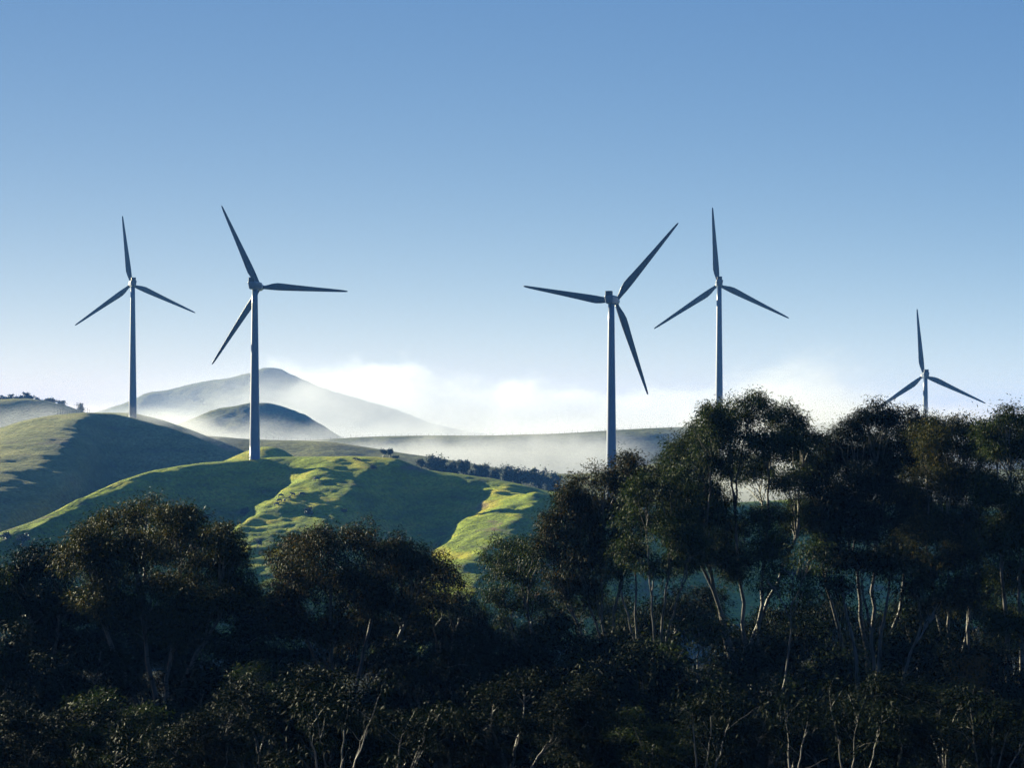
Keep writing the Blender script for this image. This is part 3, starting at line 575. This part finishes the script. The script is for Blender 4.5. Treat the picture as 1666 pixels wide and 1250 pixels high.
# ---------------------------------------------------------------- far trees, bushes, cattle, fences
def far_proto(seed, spec, dens, **kw):
    rng = np.random.default_rng(seed)
    kw.setdefault('L', .75); kw.setdefault('W', .42); kw.setdefault('sr', .75)
    return tree('hill_tree', 'x', 'tree', (0, 0, 0), spec, M_leaf['far'], rng, None, dens=dens, r0=.22, tw_r=.05, twigs=3, stems=2, bark=M_farbark, **kw)
FP = [far_proto(61, [(0, 0, 5.6, 2.4, 1.7), (-1.8, .5, 4.2, 2.0, 1.5), (1.9, -.4, 4.3, 2.0, 1.5), (0, 0, 3.2, 2.6, 1.4)], 60),
      far_proto(62, [(0, 0, 6.6, 1.8, 1.4), (-1.4, 0, 5.3, 1.5, 1.2), (1.5, .3, 5.0, 1.7, 1.3), (.2, 0, 4.0, 1.5, 1.0)], 34),
      far_proto(63, [(0, 0, 4.2, 3.0, 1.6), (-2.4, 0, 3.0, 2.2, 1.4), (2.5, 0, 3.1, 2.2, 1.4), (0, 0, 2.0, 3.4, 1.4)], 70)]
FH = [7.3, 8.0, 5.8]
used_f = set()
def far_tree(px, ytop, ybase, D, k, wf, label, group, hf=None, sink=.3):
    b = P(px, ybase, D); h = (ybase - ytop) / F * D; s = h / FH[k]
    if hf is not None: b.z = min(b.z, zat(hf, b.x, D))
    h = (b.z * 0 + P(px, ytop, D).z - b.z); s = h / FH[k]
    loc = (b.x, D, b.z - sink); sc = (s * wf, s * wf, s)
    if k not in used_f:
        o = FP[k]; used_f.add(k); o.location = loc; o.scale = sc; o.rotation_euler = (0, 0, px); o['label'] = label
    else: o = copy_tree(FP[k], loc, px, sc, label)
    o['group'] = group; return o
g1 = 'dark trees behind the falling crest of the near hill'
for px, yt, yb, k, wf, lab in [(684, 752, 768, 1, .8, 'small leaning dark tree at the upper end of the row behind the near hill'), (706, 746, 775, 0, 1.0, 'first tall dark tree of the row behind the near hill, after the small leaning one'),
        (722, 754, 778, 2, .9, 'broad low tree joined to the first tall tree behind the near hill'), (737, 756, 780, 0, .8, 'dark tree ending the upper clump behind the near hill'),
        (755, 753, 782, 1, .95, 'thin crowned tree standing apart in the middle of the row'), (776, 763, 785, 2, .8, 'low spreading tree just below the thin crowned tree'), (787, 761, 786, 0, .85, 'round dark tree topping the middle clump of the row'),
        (806, 767, 790, 0, .8, 'small round tree closing the middle clump of the row'), (828, 763, 794, 0, .85, 'tall round tree opening the lower clump of the row'), (844, 767, 796, 0, .8, 'round tree in the middle of the lower clump'),
        (858, 771, 798, 1, .75, 'thin see through tree with gaps under its crown in the lower clump'), (876, 768, 801, 0, .95, 'largest round tree of the lower clump, near the big gum'), (900, 777, 806, 2, .85, 'dark tree half hidden by the brown tinged gum')]:
    far_tree(px, yt - 8, yb, 715, k, wf * 1.05, lab, g1)
g2 = 'trees along the top of the far hill at the picture edge'
for px, yt, yb, k, wf, lab in [(2, 642, 656, 2, 1.2, 'dark low tree at the very edge on the far hilltop'), (19, 640, 654, 2, 1.2, 'low tree with a stray tuft beside the domed tree'), (41, 637, 653, 2, 1.25, 'broad dome shaped dark tree on the far hilltop'),
        (61, 645, 656, 2, .9, 'small flat tree just right of the domed tree'), (81, 645, 664, 1, 1.5, 'greyish ragged tree on the falling edge of the far hill'), (99, 649, 668, 1, 1.3, 'pale misty tree just below the ragged one'), (131, 654, 675, 0, .8, 'faint round tree alone in the mist at the end of the far hill')]:
    far_tree(px, yt, yb, 1128, k, wf, lab, g2, far_left, .6)
# wind bent trees on the near crest, bushes
def windbent(px, pyb, pyt, label, seed, lean, b_r=.75):
    b = hit(near, px, pyb) or P(px, pyb, 690); D = b.y; h = (pyb - pyt) / F * D; rng = np.random.default_rng(seed)
    return tree('wind_bent_tree', label, 'tree', b - Vector((0, 0, .2)), [(b.x + lean, D, b.z + h * .82, b_r, .45), (b.x + lean + .55, D, b.z + h * .70, .55, .35)], M_leaf['far'], rng, 'wind bent trees on the near crest', dens=70, stems=1, r0=.22, twigs=3, bark=M_farbark, L=.6, W=.3, sr=.4, tw_r=.06)
windbent(623, 744, 732, 'small wind bent tree on the crest leaning away from the sun', 81, .35)
windbent(634, 745, 730, 'taller bare stemmed tree on the crest next to the wind bent one', 82, .1, .6)
def bush(px, py, w_, h_, label, seed, hf=near, mat='far', dens=90):
    p = hit(hf, px, py) or P(px, py, 650); k = p.y / F; rng = np.random.default_rng(seed)
    root = empty('bush', p - Vector((0, 0, .15))); tag(root, label, 'bush', 'bushes on the pasture')
    T = Tubes()
    for i in range(5):
        a = rng.random() * 6.28; T.add(curve((0, 0, 0), (math.cos(a) * w_ * k * .35, math.sin(a) * w_ * k * .35, h_ * k * .7), rng, .15, 5), .07, .02, 5)
    link('stems', T.mesh('stems'), root, M_farbark)
    V, Q = leaf_geo([((0, 0, h_ * k * .5), (w_ * k * .5, w_ * k * .5, h_ * k * .5), int(dens * w_ * h_ * k * k)), ((w_ * k * .22, .2, h_ * k * .38), (w_ * k * .36, w_ * k * .36, h_ * k * .36), int(dens * .5 * w_ * h_ * k * k))], rng, .5, .3, sr=.4)
    link('crown', npmesh('crown', V, Q), root, M_leaf[mat]); return root
bush(643, 746, 9, 6, 'low round bush beside the two crest trees', 91)
bush(606, 763, 9, 7, 'round dark bush on the sunlit grass below the crest trees', 92)
bush(397, 840, 17, 13, 'dark bush at the lower corner of the sunlit spur', 93)
bush(501, 838, 15, 12, 'blurred dark bush in the streaky shade of the sunlit spur', 94)
bush(419, 893, 12, 20, 'upright thin bush just above the notch between the domed and russet gums', 95, dens=35)
bush(578, 748, 5, 4, 'tiny dark bush on the crest by the highest cow', 96)
bush(36, 890, 22, 22, 'grey bush in the blue shade under the lit ridge at the edge', 97, dens=40)
bush(8, 880, 18, 16, 'bush touching the picture edge in the blue shade under the lit ridge', 98, dens=40)
bush(560, 834, 8, 6, 'small bush in the shaded hollow beside the streaky shade', 99)
# cattle
def cow_mesh(graze):
    bm = bmesh.new(); sk = bm.verts.layers.skin.verify(); rad = []
    def v(x, y, z, r): q = bm.verts.new((x, y, z)); rad.append((q, r)); return q
    pel = v(-.62, 0, 1.12, (.30, .34)); mid = v(-.1, 0, 1.05, (.33, .42)); ch = v(.5, 0, 1.05, (.29, .40)); sh = v(.72, 0, 1.12, (.22, .30))
    if graze: nk = v(1.02, 0, .80, (.13, .17)); hd = v(1.2, 0, .42, (.12, .13)); mz = v(1.36, 0, .16, (.08, .08))
    else: nk = v(1.08, 0, 1.36, (.13, .18)); hd = v(1.30, 0, 1.50, (.12, .14)); mz = v(1.58, 0, 1.36, (.08, .08))
    tl = v(-.92, 0, 1.05, (.05, .05)); t2 = v(-1.0, 0, .55, (.04, .05))
    for a, b in ((pel, mid), (mid, ch), (ch, sh), (sh, nk), (nk, hd), (hd, mz), (pel, tl), (tl, t2)): bm.edges.new((a, b))
    for s in (-1, 1):
        a = v(-.70, s * .22, .82, (.14, .19)); b = v(-.80, s * .23, .48, (.07, .09)); c = v(-.74, s * .23, .03, (.055, .06))
        bm.edges.new((pel, a)); bm.edges.new((a, b)); bm.edges.new((b, c))
        a = v(.58, s * .2, .72, (.11, .14)); b = v(.60, s * .21, .40, (.065, .07)); c = v(.57, s * .21, .03, (.055, .06))
        bm.edges.new((ch, a)); bm.edges.new((a, b)); bm.edges.new((b, c))
        e = v(hd.co.x - .06, s * .22, hd.co.z + .06, (.05, .03)); bm.edges.new((hd, e))
    for q, r in rad: q[sk].radius = r
    pel[sk].use_root = True
    me = bpy.data.meshes.new('cow'); bm.to_mesh(me); bm.free(); return me
M_cow, nn, bb = newmat('black_hide')
g_ = N(nn, 'ShaderNodeTexCoord'); ns = N(nn, 'ShaderNodeTexNoise'); ns.inputs['Scale'].default_value = 2; nn.links.new(g_.outputs['Object'], ns.inputs[0])
r_ = ramp(nn, [(.4, (.010, .009, .009)), (.7, (.03, .022, .018))]); nn.links.new(ns.outputs['Fac'], r_.inputs[0]); nn.links.new(r_.outputs[0], bb.inputs['Base Color']); bb.inputs['Roughness'].default_value = .6
CM = [cow_mesh(True), cow_mesh(False)]
for c in CM: c.materials.append(M_cow)
for px, py, k, rz, sc, lab in [(515.6, 784, 0, 2.9, 1.05, 'black cow grazing alone on the bright grass above the herd'), (456.5, 810, 0, .3, 1.0, 'black cow at the upper corner of the small herd on the spur'), (476.6, 808, 1, 2.7, 1.0, 'largest black cow, head up, in the middle of the small herd'),
        (471.5, 812, 0, 1.5, .8, 'calf close below the largest cow of the herd'), (491, 808, 0, .2, 1.0, 'black cow at the far sunny end of the small herd'), (463, 817, 0, 1.8, .85, 'small black cow between the lowest pair and the calf'),
        (450, 824, 1, .4, 1.0, 'lowest black cow of the herd, at the shaded edge'), (454.5, 819, 0, 3.0, 1.0, 'black cow touching the lowest cow of the herd'), (583, 752, 0, .2, .9, 'dark cow lying low on the yellow grass near the crest')]:
    p = hit(near, px, py) or P(px, py, 660)
    o = bpy.data.objects.new('cow', CM[k]); COL.objects.link(o); o.location = p - Vector((0, 0, .03)); o.rotation_euler = (0, 0, rz); o.scale = (sc, sc, sc); tag(o, lab, 'cow', 'cattle grazing on the near hill')
    sm = o.modifiers.new('skin', 'SKIN'); sm.use_smooth_shade = True; o.modifiers.new('sub', 'SUBSURF').render_levels = 1
# fences
M_post, nn, bb = newmat('weathered_post')
ns = N(nn, 'ShaderNodeTexNoise'); ns.inputs['Scale'].default_value = 3; r_ = ramp(nn, [(.3, (.10, .085, .065)), (.7, (.22, .19, .15))]); nn.links.new(ns.outputs['Fac'], r_.inputs[0]); nn.links.new(r_.outputs[0], bb.inputs['Base Color']); bb.inputs['Roughness'].default_value = .9
def fence(label, hf, pxs, D, h, r):
    pts = []
    for px in pxs:
        x = (px - CX) / F * D; xs, yc, ds, ZZ = hf; y = float(np.interp(x, xs, yc)); pts.append(Vector((x, y, zat(hf, x, y))))
    root = empty('fence', pts[0]); tag(root, label, 'fence')
    tb = Tubes(); tb.add([(0, 0, -.3), (0, 0, h * .5), (0, 0, h)], r, r * .85, 6); me = tb.mesh('post'); V = [v for v in me.vertices]; me.materials.append(M_post)
    rnd = random.Random(3)
    for p in pts:
        o = link('post', me, root); o.location = p - pts[0]; o.scale = (1, 1, rnd.choice((1, 1, .9, 1.1, 1.6 if rnd.random() < .25 else 1)))
    tb = Tubes()
    for f in (.35, .65, .92): tb.add([(p - pts[0]) + Vector((0, 0, h * f)) for p in pts], .012, .012, 4)
    link('wire', tb.mesh('wire'), root, M_post)
rnd = random.Random(8)
fence('long wire fence of thin posts along the crest of the misty ridge', ridge, [432 + i * 10.6 + rnd.uniform(-1.5, 1.5) for i in range(64)], 1190, 1.5, .13)
fence('short post fence on top of the left hill above the shaded hollow', left, [96 + i * 3.4 + rnd.uniform(-.5, .5) for i in range(15)], 857, 1.5, .11)

# ---------------------------------------------------------------- air and fog
def vol_box(name, x0, x1, y0, y1, z0, z1):
    bm = bmesh.new(); bmesh.ops.create_cube(bm, size=1)
    for v in bm.verts: v.co = Vector(((x0 + x1) / 2 + v.co.x * (x1 - x0), (y0 + y1) / 2 + v.co.y * (y1 - y0), (z0 + z1) / 2 + v.co.z * (z1 - z0)))
    return bmmesh(name, bm)
m = bpy.data.materials.new('haze_air'); m.use_nodes = True; n = m.node_tree; n.nodes.clear()
mo = N(n, 'ShaderNodeOutputMaterial'); pv = N(n, 'ShaderNodeVolumePrincipled')
pv.inputs['Color'].default_value = (.12, .36, 1, 1); pv.inputs['Density'].default_value = 0.00011; pv.inputs['Anisotropy'].default_value = 0.0
n.links.new(pv.outputs[0], mo.inputs['Volume'])
hz = link('haze', vol_box('haze', -6100, 6100, -450, 6100, -120, 110), None, m); tag(hz, 'thin bluish morning haze filling the valley air', 'haze', kind='stuff')

def fog(label, tops, y0, y1, ey, zb, sig, soft, amp, nscale, cut=0.0, seed=0.0, ex=60., g=.35, shear=0.0):
    """a fog bank between depths y0 and y1; tops: [(px, py)] of its upper edge as seen at the middle depth"""
    ym = (y0 + y1) / 2
    pts = [P(a, b, ym) for a, b in tops]; x0, x1 = pts[0].x, pts[-1].x; zt = max(p.z for p in pts) + amp + 4
    m = bpy.data.materials.new('fog_bank'); m.use_nodes = True; n = m.node_tree; n.nodes.clear()
    mo = N(n, 'ShaderNodeOutputMaterial'); pv = N(n, 'ShaderNodeVolumePrincipled')
    pv.inputs['Color'].default_value = (.64, .66, .71, 1); pv.inputs['Anisotropy'].default_value = g
    geo = N(n, 'ShaderNodeNewGeometry'); sp = N(n, 'ShaderNodeSeparateXYZ'); n.links.new(geo.outputs['Position'], sp.inputs[0])
    def mth(op, a, b=None, c=None, clamp=False):
        q = N(n, 'ShaderNodeMath', operation=op, use_clamp=clamp)
        for i_, v in enumerate((a, b, c)):
            if v is None: continue
            if isinstance(v, (int, float)): q.inputs[i_].default_value = v
            else: n.links.new(v, q.inputs[i_])
        return q.outputs[0]
    def mr(v, a, b, c, d, sm=False):
        q = N(n, 'ShaderNodeMapRange', interpolation_type='SMOOTHSTEP' if sm else 'LINEAR')
        for i_, t in enumerate((v, a, b, c, d)):
            if isinstance(t, (int, float)): q.inputs[i_].default_value = t
            else: n.links.new(t, q.inputs[i_])
        return q.outputs[0]
    X, Y, Z = sp.outputs
    fc = N(n, 'ShaderNodeFloatCurve'); cv = fc.mapping.curves[0]
    for i_, p in enumerate(pts):
        u, v = (p.x - x0) / (x1 - x0), (p.z - zb) / (zt - zb)
        if i_ == 0: cv.points[0].location = (u, v)
        elif i_ == len(pts) - 1: cv.points[1 if len(cv.points) == 2 else len(cv.points) - 1].location = (u, v)
        else: cv.points.new(u, v)
    fc.mapping.update()
    n.links.new(mr(X, x0, x1, 0., 1.), fc.inputs['Value'])
    T = mr(fc.outputs[0], 0., 1., float(zb), float(zt))
    cmb = N(n, 'ShaderNodeMapping'); cmb.inputs['Scale'].default_value = (nscale, nscale * .22, nscale * 1.5); cmb.inputs['Location'].default_value = (seed, seed * .7, seed * 1.3)
    cmb.inputs['Rotation'].default_value = (0, R(shear), 0)
    n.links.new(geo.outputs['Position'], cmb.inputs[0])
    ns = N(n, 'ShaderNodeTexNoise'); ns.inputs['Scale'].default_value = 1; ns.inputs['Detail'].default_value = 6; ns.inputs['Roughness'].default_value = .64
    n.links.new(cmb.outputs[0], ns.inputs[0])
    nz = mth('SUBTRACT', ns.outputs['Fac'], .5)
    T2 = mth('MULTIPLY_ADD', nz, 2.0 * amp, T)
    d = mr(mth('SUBTRACT', T2, Z), 0., soft, 0., 1., True)
    d = mth('MULTIPLY', d, mr(Y, y0, y0 + ey, 0., 1., True)); d = mth('MULTIPLY', d, mr(Y, y1 - ey, y1, 1., 0., True))
    d = mth('MULTIPLY', d, mr(X, x0, x0 + ex, 0., 1., True)); d = mth('MULTIPLY', d, mr(X, x1 - ex, x1, 1., 0., True))
    if cut > 0:
        d = mth('MULTIPLY', d, mr(ns.outputs['Fac'], cut - .16, cut + .16, 0., 1., True))
    n.links.new(mth('MULTIPLY', d, sig), pv.inputs['Density']); n.links.new(pv.outputs[0], mo.inputs['Volume'])
    o = link('fog', vol_box('fog', x0, x1, y0, y1, zb, zt), None, m); tag(o, label, 'fog', kind='stuff'); return o
fog('bright white fog bank rising behind the far mountain and the long ridge',
    [(120, 690), (330, 650), (400, 616), (470, 594), (560, 592), (640, 582), (680, 594), (720, 608), (800, 615), (860, 613), (920, 621), (985, 632), (1080, 630), (1180, 622), (1330, 625), (1470, 645), (1560, 660), (1720, 668), (1900, 672)],
    2400, 2800, 90, -60, .0055, 46, 64, 1 / 58., seed=3.1)
fog('thin fog flowing over the flank of the far mountain behind the misty mound',
    [(130, 690), (220, 668), (300, 652), (360, 634), (410, 616), (450, 603), (520, 600), (600, 606), (680, 620), (760, 640), (860, 660), (1000, 680), (1200, 690)],
    1600, 2000, 80, -60, .0027, 34, 40, 1 / 60., cut=.40, seed=7.7, shear=24)
fog('low fog pooled behind the fenced ridge round the foot of the misty mound',
    [(140, 695), (230, 676), (300, 668), (380, 670), (480, 676), (600, 674), (760, 672), (900, 664), (1100, 660), (1400, 670), (1800, 690)],
    1245, 1480, 60, -60, .0055, 30, 22, 1 / 40., cut=.33, seed=1.9)
fog('plume of white fog drifting behind the two turbines beyond the tallest tree',
    [(1030, 672), (1100, 648), (1160, 622), (1220, 590), (1270, 572), (1330, 586), (1400, 614), (1460, 640), (1540, 656), (1640, 668), (1800, 684)],
    1010, 1330, 70, -60, .0055, 40, 46, 1 / 40., cut=.37, seed=4.4)
fog('low veil of fog hiding the feet of the two turbines beyond the tallest tree',
    [(1090, 700), (1140, 655), (1200, 628), (1300, 636), (1400, 640), (1500, 650), (1560, 668), (1650, 690)],
    700, 800, 25, -50, .014, 16, 6, 1 / 30., cut=.34, seed=6.1, ex=45)
fog('thin drifting mist over the pale field in front of the fenced ridge',
    [(330, 735), (420, 708), (560, 708), (700, 702), (820, 697), (900, 694), (1000, 697), (1100, 710)],
    900, 1170, 50, -50, .0048, 16, 12, 1 / 32., cut=.38, seed=9.4)
fog('pale wisp of mist at the foot of the smaller left turbine',
    [(150, 690), (190, 668), (240, 655), (300, 664), (360, 690), (420, 705)],
    880, 1000, 30, -40, .011, 12, 6, 1 / 25., cut=.42, seed=2.3, ex=12)
fog('thin mist round the ragged trees on the far hill at the picture edge',
    [(-80, 690), (0, 668), (60, 655), (110, 650), (150, 656), (190, 672), (230, 695)],
    960, 1240, 50, -40, .0035, 14, 6, 1 / 35., cut=.40, seed=5.3, ex=20)
fog('even veil of thin mist greying the far mountain, between it and the fenced ridge',
    [(60, 700), (140, 640), (240, 612), (430, 572), (700, 590), (1000, 610), (1300, 640), (1500, 680)],
    1560, 2240, 150, -60, .0006, 50, 20, 1 / 90., seed=12.5)
